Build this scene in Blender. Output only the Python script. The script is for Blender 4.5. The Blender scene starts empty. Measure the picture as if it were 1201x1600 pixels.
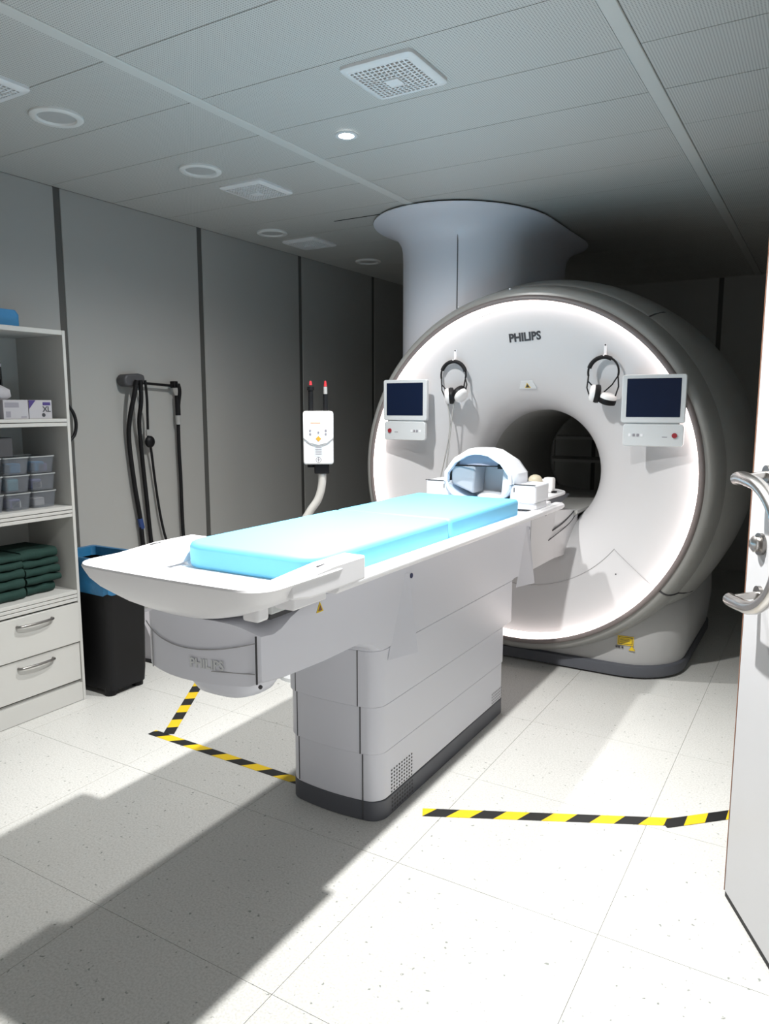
import bpy, bmesh, math, random
from mathutils import Matrix, Vector
R = math.radians
random.seed(7)
scene = bpy.context.scene
COL = scene.collection

# ------------------------------------------------------------------ camera, world, exposure
cam_d = bpy.data.cameras.new('camera')
cam_d.sensor_fit = 'VERTICAL'; cam_d.sensor_height = 36.0
cam_d.lens = 36.0 * 1160.0 / 1600.0
cam_d.clip_start = 0.02
cam = bpy.data.objects.new('camera', cam_d); COL.objects.link(cam)
cam.location = (0, 0, 1.45)
cam.rotation_euler = (R(90 - 8.047), 0, R(30.84))
scene.camera = cam
world = bpy.data.worlds.new('world'); scene.world = world
world.use_nodes = True
wb = world.node_tree.nodes['Background']
wb.inputs[0].default_value = (1.0, 0.98, 0.96, 1); wb.inputs[1].default_value = 0.34
vs = scene.view_settings
vs.view_transform = 'Standard'; vs.look = 'None'; vs.gamma = 1.0; vs.use_curve_mapping = False
vs.exposure = 0.20
LAMP_MAIN = 390.0     # ceiling spot just outside the top of the frame
LAMP_SIDE = 150.0      # ceiling spot in view
RING = 4.2

# ------------------------------------------------------------------ materials
MATS = {}
def mat(name, col, rough=0.5, metal=0.0, spec=0.5, var=0.0, scale=8.0, bump=0.0, emit=0.0, alpha=1.0, trans=0.0, coat=0.0):
    if name in MATS: return MATS[name]
    m = bpy.data.materials.new(name); m.use_nodes = True
    nt = m.node_tree; b = nt.nodes['Principled BSDF']
    b.inputs['Base Color'].default_value = (*col, 1)
    b.inputs['Roughness'].default_value = rough
    b.inputs['Metallic'].default_value = metal
    b.inputs['Specular IOR Level'].default_value = spec
    b.inputs['Coat Weight'].default_value = coat
    if trans: b.inputs['Transmission Weight'].default_value = trans
    if alpha < 1: b.inputs['Alpha'].default_value = alpha
    if emit:
        b.inputs['Emission Color'].default_value = (*col, 1); b.inputs['Emission Strength'].default_value = emit
    if var or bump:
        tc = nt.nodes.new('ShaderNodeTexCoord'); n = nt.nodes.new('ShaderNodeTexNoise')
        n.inputs['Scale'].default_value = scale; n.inputs['Detail'].default_value = 4
        nt.links.new(tc.outputs['Object'], n.inputs['Vector'])
        if var:
            mx = nt.nodes.new('ShaderNodeMix'); mx.data_type = 'RGBA'
            mx.inputs[6].default_value = (*[c * (1 - var) for c in col], 1)
            mx.inputs[7].default_value = (*[min(1, c * (1 + var)) for c in col], 1)
            nt.links.new(n.outputs['Fac'], mx.inputs[0]); nt.links.new(mx.outputs[2], b.inputs['Base Color'])
        if bump:
            bp = nt.nodes.new('ShaderNodeBump'); bp.inputs['Strength'].default_value = bump
            bp.inputs['Distance'].default_value = 0.01
            nt.links.new(n.outputs['Fac'], bp.inputs['Height']); nt.links.new(bp.outputs[0], b.inputs['Normal'])
    MATS[name] = m
    return m

M_wall = mat('wall_laminate', (0.37, 0.37, 0.355), 0.55, var=0.02, scale=3)
M_strip = mat('wall_joint', (0.085, 0.085, 0.08), 0.5, var=0.03)
M_trimc = mat('ceiling_trim', (0.55, 0.55, 0.525), 0.5, var=0.02)
M_dark = mat('dark_void', (0.01, 0.01, 0.01), 0.8)
M_white = mat('scanner_white', (0.80, 0.80, 0.82), 0.32, var=0.008, scale=2)
M_cover = mat('front_cover_white', (0.56, 0.56, 0.57), 0.42, var=0.008, scale=2)
M_table = mat('table_grey_white', (0.68, 0.69, 0.75), 0.36, var=0.01, scale=2)
M_top = mat('table_top_white', (0.86, 0.86, 0.88), 0.28, var=0.006)
M_base = mat('base_grey', (0.42, 0.42, 0.42), 0.4, var=0.01, scale=2)
M_shell = mat('shell_grey', (0.30, 0.30, 0.288), 0.30, var=0.01, scale=2)
M_column = mat('column_blue_grey', (0.72, 0.73, 0.79), 0.45, var=0.01, scale=2)
M_bezel = mat('bezel_taupe', (0.20, 0.17, 0.165), 0.4, var=0.02)
M_plinth = mat('plinth_charcoal', (0.085, 0.09, 0.105), 0.5, var=0.05)
M_seam = mat('seam_dark', (0.05, 0.05, 0.055), 0.7)
M_seamg = mat('seam_grey', (0.36, 0.36, 0.37), 0.6)
M_ring = mat('ring_light', (1.0, 0.89, 0.85), 0.5, emit=RING)
M_lamp = mat('lamp_lens', (1.0, 0.98, 0.97), 0.3, emit=30.0)
M_bore = mat('bore_liner', (0.40, 0.40, 0.385), 0.45, var=0.02)
M_black = mat('black_plastic', (0.006, 0.006, 0.007), 0.5, spec=0.25, var=0.1)
M_rubber = mat('black_rubber', (0.008, 0.008, 0.009), 0.65, spec=0.25, var=0.1)
M_grey = mat('mid_grey_plastic', (0.30, 0.31, 0.34), 0.45, var=0.02)
M_lgrey = mat('light_grey_plastic', (0.60, 0.62, 0.63), 0.4, var=0.01)
M_screen = mat('screen_navy', (0.006, 0.012, 0.034), 0.14, spec=0.2, var=0.05)
M_red = mat('button_red', (0.30, 0.02, 0.03), 0.4, var=0.02)
M_redtip = mat('tip_red', (0.6, 0.03, 0.04), 0.4, var=0.02)
M_blue = mat('mattress_blue', (0.15, 0.52, 0.78), 0.55, var=0.03, scale=5)
M_coilw = mat('coil_white', (0.82, 0.84, 0.88), 0.35, var=0.01)
M_coilb = mat('coil_pale_blue', (0.62, 0.74, 0.88), 0.35, var=0.02)
M_coilg = mat('coil_grey', (0.40, 0.43, 0.47), 0.45, var=0.03)
M_coill = mat('coil_inner_grey', (0.66, 0.68, 0.71), 0.45, var=0.03)
M_mirror = mat('coil_mirror', (0.45, 0.48, 0.58), 0.15, var=0.01)
M_cream = mat('cream_plastic', (0.62, 0.56, 0.42), 0.45, var=0.02)
M_cable = mat('grey_cable', (0.35, 0.35, 0.34), 0.5, var=0.02)
M_cab = mat('cabinet_white', (0.49, 0.49, 0.468), 0.45, var=0.01)
M_steel = mat('brushed_steel', (0.55, 0.53, 0.51), 0.26, metal=1.0, var=0.05, scale=30)
M_steeld = mat('dark_steel', (0.25, 0.24, 0.23), 0.32, metal=1.0, var=0.05)
M_door = mat('door_white', (0.44, 0.445, 0.455), 0.4, var=0.01)
M_brown = mat('door_edge_brown', (0.20, 0.09, 0.05), 0.5, var=0.1)
M_bag = mat('liner_blue', (0.02, 0.14, 0.29), 0.35, var=0.2, scale=14, bump=0.5)
M_green = mat('drape_green', (0.003, 0.028, 0.021), 0.85, var=0.3, scale=18, bump=0.4)
M_clear = mat('clear_bin', (0.22, 0.24, 0.27), 0.25, alpha=0.32)
M_clrim = mat('clear_bin_rim', (0.40, 0.42, 0.42), 0.3, alpha=0.75)
M_cardw = mat('carton_white', (0.40, 0.39, 0.41), 0.6, var=0.04)
M_purple = mat('print_purple', (0.05, 0.03, 0.16), 0.6)
M_pgrey = mat('print_grey', (0.25, 0.24, 0.27), 0.6)
M_cloth = mat('cloth_blue', (0.04, 0.22, 0.45), 0.7, var=0.15, scale=15, bump=0.4)
M_yellow = mat('sticker_yellow', (0.75, 0.52, 0.01), 0.5, var=0.03)
M_orange = mat('sticker_orange', (0.85, 0.33, 0.02), 0.5)
M_print = mat('print_dark', (0.04, 0.04, 0.045), 0.5)
M_navy = mat('sticker_navy', (0.01, 0.02, 0.09), 0.4)
M_inj = mat('injector_white', (0.84, 0.83, 0.82), 0.35, var=0.01)
M_pole = mat('injector_pole', (0.52, 0.51, 0.48), 0.4, var=0.02)
M_hang = mat('hanger_grey', (0.07, 0.07, 0.075), 0.5, var=0.05)
M_item = [mat('item_a', (0.02, 0.16, 0.34), 0.6, var=0.2), mat('item_b', (0.5, 0.5, 0.5), 0.6, var=0.2),
          mat('item_c', (0.10, 0.10, 0.25), 0.6, var=0.2), mat('item_d', (0.05, 0.22, 0.28), 0.6, var=0.2)]

def floor_mat():
    m = bpy.data.materials.new('speckled_vinyl'); m.use_nodes = True
    nt = m.node_tree; b = nt.nodes['Principled BSDF']; L = nt.links.new
    g = nt.nodes.new('ShaderNodeNewGeometry')
    n1 = nt.nodes.new('ShaderNodeTexNoise'); n1.inputs['Scale'].default_value = 150; n1.inputs['Detail'].default_value = 3
    n2 = nt.nodes.new('ShaderNodeTexNoise'); n2.inputs['Scale'].default_value = 62; n2.inputs['Detail'].default_value = 2
    n3 = nt.nodes.new('ShaderNodeTexNoise'); n3.inputs['Scale'].default_value = 2.5; n3.inputs['Detail'].default_value = 3
    for n in (n1, n2, n3): L(g.outputs['Position'], n.inputs['Vector'])
    r1 = nt.nodes.new('ShaderNodeValToRGB'); r1.color_ramp.elements[0].position = 0.36; r1.color_ramp.elements[1].position = 0.60
    r1.color_ramp.elements[0].color = (0.50, 0.50, 0.475, 1); r1.color_ramp.elements[1].color = (0.60, 0.60, 0.575, 1)
    L(n1.outputs['Fac'], r1.inputs[0])
    r2 = nt.nodes.new('ShaderNodeValToRGB'); r2.color_ramp.elements[0].position = 0.27; r2.color_ramp.elements[1].position = 0.33
    r2.color_ramp.elements[0].color = (0.42, 0.45, 0.43, 1); r2.color_ramp.elements[1].color = (1, 1, 1, 1)
    L(n2.outputs['Fac'], r2.inputs[0])
    mx = nt.nodes.new('ShaderNodeMix'); mx.data_type = 'RGBA'; mx.blend_type = 'MULTIPLY'; mx.inputs[0].default_value = 1
    L(r1.outputs[0], mx.inputs[6]); L(r2.outputs[0], mx.inputs[7])
    mr = nt.nodes.new('ShaderNodeMapRange'); mr.inputs[3].default_value = 0.94; mr.inputs[4].default_value = 1.06
    L(n3.outputs['Fac'], mr.inputs[0])
    mx2 = nt.nodes.new('ShaderNodeMix'); mx2.data_type = 'RGBA'; mx2.blend_type = 'MULTIPLY'; mx2.inputs[0].default_value = 1
    L(mx.outputs[2], mx2.inputs[6]); L(mr.outputs[0], mx2.inputs[7])
    L(mx2.outputs[2], b.inputs['Base Color'])
    b.inputs['Roughness'].default_value = 0.36; b.inputs['Specular IOR Level'].default_value = 0.4
    return m
M_floor = floor_mat()

def perforated_mat():
    m = bpy.data.materials.new('perforated_metal'); m.use_nodes = True
    nt = m.node_tree; b = nt.nodes['Principled BSDF']; L = nt.links.new
    g = nt.nodes.new('ShaderNodeNewGeometry'); s = nt.nodes.new('ShaderNodeSeparateXYZ'); L(g.outputs['Position'], s.inputs[0])
    def mth(op, a, bv=None):
        n = nt.nodes.new('ShaderNodeMath'); n.operation = op
        for i, x in enumerate((a, bv)):
            if x is None: continue
            if isinstance(x, (int, float)): n.inputs[i].default_value = x
            else: L(x, n.inputs[i])
        return n.outputs[0]
    sq = []
    for ax in (0, 1):
        f = mth('FRACT', mth('MULTIPLY', s.outputs[ax], 110.0)); d = mth('SUBTRACT', f, 0.5); sq.append(mth('MULTIPLY', d, d))
    hole = mth('LESS_THAN', mth('ADD', sq[0], sq[1]), 0.075)
    mx = nt.nodes.new('ShaderNodeMix'); mx.data_type = 'RGBA'
    mx.inputs[6].default_value = (0.52, 0.515, 0.49, 1); mx.inputs[7].default_value = (0.27, 0.27, 0.255, 1)
    L(hole, mx.inputs[0]); L(mx.outputs[2], b.inputs['Base Color'])
    b.inputs['Roughness'].default_value = 0.5
    return m
M_perf = perforated_mat()

def tape_mat():
    m = bpy.data.materials.new('hazard_stripes'); m.use_nodes = True
    nt = m.node_tree; b = nt.nodes['Principled BSDF']; L = nt.links.new
    uv = nt.nodes.new('ShaderNodeUVMap'); uv.uv_map = 'UVMap'
    s = nt.nodes.new('ShaderNodeSeparateXYZ'); L(uv.outputs[0], s.inputs[0])
    a = nt.nodes.new('ShaderNodeMath'); a.operation = 'MULTIPLY_ADD'; a.inputs[1].default_value = 1.0
    L(s.outputs[1], a.inputs[0]); L(s.outputs[0], a.inputs[2])
    d = nt.nodes.new('ShaderNodeMath'); d.operation = 'DIVIDE'; d.inputs[1].default_value = 0.168; L(a.outputs[0], d.inputs[0])
    f = nt.nodes.new('ShaderNodeMath'); f.operation = 'FRACT'; L(d.outputs[0], f.inputs[0])
    t = nt.nodes.new('ShaderNodeMath'); t.operation = 'LESS_THAN'; t.inputs[1].default_value = 0.5; L(f.outputs[0], t.inputs[0])
    mx = nt.nodes.new('ShaderNodeMix'); mx.data_type = 'RGBA'
    mx.inputs[6].default_value = (0.72, 0.49, 0.012, 1); mx.inputs[7].default_value = (0.012, 0.012, 0.012, 1)
    L(t.outputs[0], mx.inputs[0]); L(mx.outputs[2], b.inputs['Base Color']); b.inputs['Roughness'].default_value = 0.45
    return m
M_tape = tape_mat()

# ------------------------------------------------------------------ mesh helpers (all in world coordinates)
WL = {}
class MB:
    def __init__(s): s.v = []; s.f = []
    def add(s, vs, fs):
        o = len(s.v); s.v += [tuple(x) for x in vs]; s.f += [tuple(i + o for i in f) for f in fs]; return s
    def box(s, x0, x1, y0, y1, z0, z1):
        return s.add([(x0,y0,z0),(x1,y0,z0),(x1,y1,z0),(x0,y1,z0),(x0,y0,z1),(x1,y0,z1),(x1,y1,z1),(x0,y1,z1)],
                     [(3,2,1,0),(4,5,6,7),(0,1,5,4),(1,2,6,5),(2,3,7,6),(3,0,4,7)])
    def loft(s, rings, cap0=True, cap1=True, closed=True):
        n = len(rings[0]); vs = [p for r in rings for p in r]; fs = []
        for k in range(len(rings) - 1):
            for i in range(n if closed else n - 1):
                j = (i + 1) % n; fs.append((k*n+i, k*n+j, (k+1)*n+j, (k+1)*n+i))
        if cap0: fs.append(tuple(reversed(range(n))))
        if cap1: fs.append(tuple((len(rings)-1)*n + i for i in range(n)))
        return s.add(vs, fs)
    def prism(s, poly, axis, a, b):      # poly in the two other axes
        def P(p, t):
            return {'x': (t, p[0], p[1]), 'y': (p[0], t, p[1]), 'z': (p[0], p[1], t)}[axis]
        return s.loft([[P(p, a) for p in poly], [P(p, b) for p in poly]])
    def tube(s, pts, r, n=8, cap=True):
        pts = [Vector(p) for p in pts]; rings = []; up = None
        rr = r if isinstance(r, (list, tuple)) else [r] * len(pts)
        for i, p in enumerate(pts):
            t = (pts[min(i+1, len(pts)-1)] - pts[max(i-1, 0)]).normalized()
            if up is None: up = Vector((0,0,1)) if abs(t.z) < 0.9 else Vector((1,0,0))
            a = t.cross(up)
            if a.length < 1e-5: a = t.orthogonal()
            a.normalize(); b = a.cross(t).normalized(); up = b
            rings.append([p + (a*math.cos(2*math.pi*k/n) + b*math.sin(2*math.pi*k/n)) * rr[i] for k in range(n)])
        return s.loft(rings, cap, cap)
    def cyl(s, p0, p1, r, n=20, r2=None):
        return s.tube([p0, p1], [r, r if r2 is None else r2], n)
    def revolve(s, prof, cx, cz, n=96, zmin=None, sx=1.0, a0=0, a1=360):   # profile of (radius, y) about an axis along Y
        full = abs(a1 - a0) >= 360; m = n if full else n + 1
        rings = []
        for r, y in prof:
            ring = []
            for k in range(m):
                a = R(a0 + (a1 - a0) * k / n)
                z = cz + r * math.sin(a)
                if zmin is not None: z = max(z, zmin)
                ring.append((cx + r * sx * math.cos(a), y, z))
            rings.append(ring)
        return s.loft(rings, False, False, full)
    def sphere(s, c, r, n=16, m=10, sc=(1,1,1)):
        rings = []
        for i in range(1, m):
            t = math.pi * i / m
            rings.append([(c[0]+r*sc[0]*math.sin(t)*math.cos(2*math.pi*k/n), c[1]+r*sc[1]*math.sin(t)*math.sin(2*math.pi*k/n), c[2]-r*sc[2]*math.cos(t)) for k in range(n)])
        return s.loft(rings)
    def xf(s, M):
        s.v = [tuple(M @ Vector(p)) for p in s.v]; return s
    def build(s, name, m, parent=None, smooth=None, bevel=0.0, seg=2, thick=0.0):
        me = bpy.data.meshes.new(name)
        xs = [p[0] for p in s.v]; ys = [p[1] for p in s.v]; zs = [p[2] for p in s.v]
        c = Vector(((min(xs)+max(xs))/2, (min(ys)+max(ys))/2, min(zs)))
        me.from_pydata([Vector(p) - c for p in s.v], [], s.f)
        bm = bmesh.new(); bm.from_mesh(me); bmesh.ops.recalc_face_normals(bm, faces=bm.faces); bm.to_mesh(me); bm.free()
        if smooth is not None:
            me.shade_smooth(); me.set_sharp_from_angle(angle=R(smooth))
        o = bpy.data.objects.new(name, me); COL.objects.link(o)
        if m: me.materials.append(m)
        place(o, c, parent)
        if thick:
            md = o.modifiers.new('solid', 'SOLIDIFY'); md.thickness = thick; md.offset = 0
        if bevel:
            md = o.modifiers.new('bevel', 'BEVEL'); md.width = bevel; md.segments = seg; md.limit_method = 'ANGLE'; md.angle_limit = R(35)
            if smooth is None:
                me.shade_smooth(); me.set_sharp_from_angle(angle=R(40))
        return o
def place(o, c, parent):
    WL[o.name] = Vector(c)
    if parent is not None:
        o.parent = parent; o.location = Vector(c) - WL[parent.name]
    else: o.location = c
def thing(name, loc, label, cat, group=None):
    o = bpy.data.objects.new(name, None); COL.objects.link(o); o.location = loc; o.empty_display_size = 0.1
    WL[o.name] = Vector(loc)
    return tag(o, label, cat, group)
def tag(o, label=None, cat=None, group=None, kind=None):
    if label: o['label'] = label
    if cat: o['category'] = cat
    if group: o['group'] = group
    if kind: o['kind'] = kind
    return o
def dup(root, delta, label=None):
    r = root.copy(); COL.objects.link(r); r.location = Vector(root.location) + Vector(delta); WL[r.name] = Vector(r.location)
    if label: r['label'] = label
    for ch in list(root.children):
        c = ch.copy(); COL.objects.link(c); c.parent = r
        for g in list(ch.children):
            d = g.copy(); COL.objects.link(d); d.parent = c
    return r
def rrect(cx, cy, hx, hy, r, n=6):
    out = []
    for sx, sy, a in ((1,1,0),(-1,1,90),(-1,-1,180),(1,-1,270)):
        for k in range(n + 1):
            t = R(a + 90*k/n); out.append((cx + sx*(hx-r) + r*math.cos(t), cy + sy*(hy-r) + r*math.sin(t)))
    return out
def sup(cx, cy, a, b, e=5.0, n=64):
    out = []
    for k in range(n):
        t = 2*math.pi*k/n; c, s_ = math.cos(t), math.sin(t)
        out.append((cx + a*math.copysign(abs(c)**(2/e), c), cy + b*math.copysign(abs(s_)**(2/e), s_)))
    return out
def spline(pts, n=8):
    P = [Vector(p) for p in pts]; P = [2*P[0]-P[1]] + P + [2*P[-1]-P[-2]]; out = []
    for i in range(1, len(P)-2):
        for k in range(n):
            t = k/n; a, b, c, d = P[i-1:i+3]
            out.append(0.5*((2*b) + (c-a)*t + (2*a-5*b+4*c-d)*t*t + (3*b-a-3*c+d)*t**3))
    out.append(P[-2]); return out
def text_mesh(name, body, size, m, parent, M, extrude=0.001, offset=0.0, xs=1.0):
    cu = bpy.data.curves.new(name + '_src', 'FONT'); cu.body = body; cu.size = size; cu.extrude = extrude; cu.offset = offset
    cu.align_x = 'CENTER'; cu.align_y = 'CENTER'; cu.resolution_u = 3
    t = bpy.data.objects.new(name + '_src', cu); COL.objects.link(t)
    dg = bpy.context.evaluated_depsgraph_get(); me = bpy.data.meshes.new_from_object(t.evaluated_get(dg))
    mb = MB(); mb.v = [(v.co.x*xs, v.co.y, v.co.z) for v in me.vertices]; mb.f = [tuple(p.vertices) for p in me.polygons]
    mb.xf(M)
    bpy.data.objects.remove(t); bpy.data.curves.remove(cu); bpy.data.meshes.remove(me)
    return mb.build(name, m, parent)
def frame(o, xd, yd):     # matrix with local x, y axes in world directions
    x = Vector(xd).normalized(); y = Vector(yd); y = (y - x*y.dot(x)).normalized(); z = x.cross(y)
    return Matrix(((x.x,y.x,z.x,o[0]),(x.y,y.y,z.y,o[1]),(x.z,y.z,z.z,o[2]),(0,0,0,1)))

# ================================================================== THE ROOM
HC = 2.56; XW = -3.48; XR = 0.42; YB = 7.2; YF = -0.6
fl = MB().box(XW-.1, XR+1.0, YF, YB+.1, -.06, -.0045).build('floor', mat('tile_joint', (.40,.40,.38), .6))
tag(fl, 'pale speckled vinyl floor of large square tiles', 'floor', kind='structure')
tw, td = 0.64, 0.63
tile = None
ix = -4
for i in range(-4, 4):
    for j in range(-3, 10):
        x0, y0 = -1.094 + i*tw, 1.285 + j*td
        if x0 + tw > XR + 0.9 or x0 < XW - .3: continue
        if tile is None:
            tile = MB().box(x0+.0007, x0+tw-.0007, y0+.0007, y0+td-.0007, -.0045, 0).build('floor_tile', M_floor, fl); t0 = (x0, y0)
        else:
            t = tile.copy(); COL.objects.link(t); t.location = tile.location + Vector((x0-t0[0], y0-t0[1], 0))
# walls
wl = MB().box(XW-.06, XW-.012, YF, YB+.06, 0, HC+.014).build('wall_left', M_strip)
tag(wl, 'left wall of grey-white laminate panels with dark vertical joints', 'wall', kind='structure')
seams = [0.55, 1.555, 2.560, 3.565, 4.60, 5.635, 6.65]
for a, b in zip([YF-.02] + seams, seams + [YB+.02]):
    MB().box(XW-.012, XW, a+.020, b-.020, 0, HC).build('wall_panel', M_wall, wl, bevel=.002, seg=1)
for y in seams:
    MB().box(XW-.012, XW-.004, y-.0195, y+.0195, 0, HC).build('joint_strip', M_strip, wl)
wbk = MB().box(XW-.06, XR+.06, YB+.012, YB+.06, 0, HC+.014).build('wall_back', M_strip)
tag(wbk, 'dark far wall of laminate panels behind the scanner', 'wall', kind='structure')
sx = [-3.0, -1.95, -0.9, 0.15]
for a, b in zip([XW-.02] + sx, sx + [XR+.02]):
    MB().box(a+.020, b-.020, YB, YB+.012, 0, HC).build('wall_panel', M_wall, wbk)
wr = MB().box(XR, XR+.08, 1.27, YB+.06, 0, HC+.014).box(XR, XR+.08, YF, .06, 0, HC+.014).box(XR, XR+.08, .06, 1.27, 2.12, HC+.014).build('wall_right', M_wall)
tag(wr, 'right wall behind the open white door', 'wall', kind='structure')
# ceiling: slab, perforated panels, trims
ce = MB().box(XW-.06, XR+.08, YF, YB+.06, HC+.014, HC+.06).build('ceiling', M_dark)
tag(ce, 'suspended ceiling of grey perforated metal panels', 'ceiling', kind='structure')
py = [1.755 + .385*k for k in range(-6, 16)]
for xa, xb in ((XW, -2.106), (-2.054, -.642), (-.588, XR)):
    p0 = None
    for k in range(len(py)-1):
        y0, y1 = py[k], py[k+1]
        if p0 is None: p0 = MB().box(xa+.001, xb-.001, y0+.0018, y1-.0018, HC, HC+.013).build('ceiling_panel', M_perf, ce)
        else:
            c = p0.copy(); COL.objects.link(c); c.location = p0.location + Vector((0, y0-py[0], 0))
for n, x in ((1, -2.08), (2, -.615)):
    t = MB().box(x-.026, x+.026, YF, YB, HC-.004, HC+.012).build('trim_%d' % n, M_trimc, bevel=.003, seg=1)
    tag(t, 'pale flat metal strip along the ceiling %s' % ('left of the column' if n == 1 else 'right of the column'), 'trim', kind='structure')

MB().box(-2.66, -2.34, 3.858, 3.868, HC-.0015, HC+.0005).build('ceiling_slot', M_dark, ce)
# door leaf, hinged on the right wall, standing open into the room
P0 = Vector((-.175, 2.272, 0)); U = Vector((.455, -.89, 0)).normalized()
N = Vector((U.y, -U.x, 0)); N = N if N.x < 0 else -N
def D(s_, off, z): return P0 + U*s_ + N*off + Vector((0,0,z))
def dbox(s0, s1, o0, o1, z0, z1):
    return MB().add([D(s0,o0,z0),D(s1,o0,z0),D(s1,o1,z0),D(s0,o1,z0),D(s0,o0,z1),D(s1,o0,z1),D(s1,o1,z1),D(s0,o1,z1)],
                    [(3,2,1,0),(4,5,6,7),(0,1,5,4),(1,2,6,5),(2,3,7,6),(3,0,4,7)])
dr = thing('door_1', D(.56, 0, 0), 'open white door at the right edge with steel pull handle', 'door'); dr['kind'] = 'structure'
dbox(.004, 1.12, -.055, 0, .022, 2.10).build('leaf', M_door, dr, bevel=.002, seg=1)
dbox(0, .004, -.055, .0006, .022, 2.10).build('edge_band', M_brown, dr)
dbox(0, 1.12, -.045, -.004, .002, .022).build('bottom_seal', M_black, dr)
h = MB()
arc = [D(.085, .075, 1.262), D(.12, .078, 1.268)]
for k in range(13):
    a = R(90 - 180*k/12); arc.append(D(.17 + .20*math.cos(a), .08, 1.104 + .162*math.sin(a)))
arc += [D(.12, .078, .937), D(.088, .075, .935)]
hd = h.tube(spline(arc, 4), .0175, 14).build('pull_handle', M_steel, dr, smooth=50)
for s_, z in ((.100, 1.264), (.098, .940)):
    MB().cyl(D(s_, 0, z+.012), D(s_, .075, z), .010, 12).build('standoff', M_steel, hd, smooth=50)
    MB().cyl(D(s_, 0, z+.012), D(s_, .010, z+.012), .023, 20).build('rosette', M_steeld, hd, smooth=50)
kn = MB().cyl(D(.087, 0, 1.087), D(.087, .010, 1.087), .030, 24).build('lock_rosette', M_steeld, dr, smooth=50)
MB().tube([D(.087, .010, 1.087), D(.087, .022, 1.087), D(.087, .030, 1.087)], [.02, .022, .012], 16).build('thumb_turn', M_steel, kn, smooth=60)

# ================================================================== ceiling fittings
def downlight(loc, label, power, cone=132):
    x, y = loc
    t = thing('ceiling_spotlight', (x, y, HC-.012), label, 'light', 'lit ceiling spotlights')
    MB().loft([[(x+r*math.cos(2*math.pi*k/32), y+r*math.sin(2*math.pi*k/32), z) for k in range(32)] for r, z in ((.048,HC-.001),(.048,HC-.006),(.044,HC-.009),(.032,HC-.008),(.030,HC-.002))], False, False).build('trim_ring', M_lgrey, t, smooth=60)
    MB().cyl((x,y,HC-.003), (x,y,HC-.001), .030, 24).build('lens', M_lamp, t)
    ld = bpy.data.lights.new('spot_lamp', 'SPOT'); ld.energy = power; ld.spot_size = R(cone); ld.spot_blend = 1.0; ld.shadow_soft_size = .028
    ld.color = (1.0, .985, .965)
    lo = bpy.data.objects.new('lamp', ld); COL.objects.link(lo); lo.parent = t; lo.location = (0, 0, -.012)
    return t
downlight((-1.795, 2.701), 'small lit round spotlight in the ceiling before the column', LAMP_SIDE, 164)
downlight((-1.0, 1.875), 'lit round spotlight in the ceiling above the foot of the table', LAMP_MAIN)
spk_pos = [((-2.644, 1.966), 'large round ceiling fitting nearest the left ceiling corner'), ((-2.641, 2.729), 'round ceiling fitting beside the middle air vent'),
           ((-3.165, 3.896), 'faint round ceiling fitting before the farthest air vent'), ((-3.141, 5.016), 'farthest round ceiling fitting, left of the column collar')]
s0 = None
for (x, y), lb in spk_pos:
    if s0 is None:
        s0 = thing('round_ceiling_fitting', (x, y, HC-.014), lb, 'ceiling light', 'unlit round fittings in the ceiling'); sp = (x, y)
        MB().loft([[(x+r*math.cos(2*math.pi*k/40), y+r*math.sin(2*math.pi*k/40), z) for k in range(40)] for r, z in ((.098,HC),(.098,HC-.008),(.092,HC-.013),(.074,HC-.012),(.070,HC-.004))], False, False).build('rim', mat('fitting_rim', (.68,.68,.66), .5, var=.02), s0, smooth=50)
        MB().cyl((x,y,HC-.004), (x,y,HC-.001), .071, 40).build('diffuser', mat('fitting_diffuser', (.42,.42,.41), .6, var=.05, scale=40), s0)
    else: dup(s0, (x-sp[0], y-sp[1], 0), lb)
vents = [((-1.345, 2.318), 'large square ceiling air vent nearest the camera, before the spotlight'), ((-2.62, 3.105), 'square ceiling air vent between round fitting and column'),
         ((-3.14, 4.265), 'farthest square ceiling air vent near the left wall'), ((-2.63, 1.625), 'square ceiling air vent cut by the left picture edge')]
v0 = None
for (x, y), lb in vents:
    if v0 is None:
        v0 = thing('ceiling_vent', (x, y, HC-.022), lb, 'air vent', 'square air vents in the ceiling'); vp = (x, y); a = .138; b = .112
        o1, o2, i1 = sup(x,y,a,a,14,48), sup(x,y,a-.004,a-.004,14,48), sup(x,y,b,b,14,48)
        MB().loft([[(p[0],p[1],HC) for p in o1], [(p[0],p[1],HC-.010) for p in o1], [(p[0],p[1],HC-.014) for p in o2], [(p[0],p[1],HC-.018) for p in i1], [(p[0],p[1],HC-.002) for p in i1]], False, False).build('frame', mat('vent_white', (.70,.70,.70), .45, var=.01), v0, smooth=35)
        MB().box(x-b, x+b, y-b, y+b, HC-.003, HC-.0005).build('dark_backing', M_dark, v0)
        g = MB(); n = 13; st = 2*b/n
        for k in range(n+1):
            c = -b + k*st; w = .0030
            def zc(u, v): return HC-.018 - .008*(1-max(abs(u), abs(v))/b)
            for t in range(n):       # bar pieces follow the shallow pyramid of the face
                u0, u1 = -b+t*st, -b+(t+1)*st
                for fl_ in (0, 1):
                    q = [(c-w,u0),(c+w,u0),(c+w,u1),(c-w,u1)]
                    if fl_: q = [(v, u) for u, v in q]
                    g.add([(x+u, y+v, zc(u,v)) for u, v in q] + [(x+u, y+v, zc(u,v)+.006) for u, v in q],
                          [(3,2,1,0),(4,5,6,7),(0,1,5,4),(1,2,6,5),(2,3,7,6),(3,0,4,7)])
        g.build('grille', MATS['vent_white'], v0)
        MB().box(x-.026, x+.026, y-.026, y+.026, HC-.030, HC-.022).build('centre_plate', MATS['vent_white'], v0, bevel=.002)
    else: dup(v0, (x-vp[0], y-vp[1], 0), lb)

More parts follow.
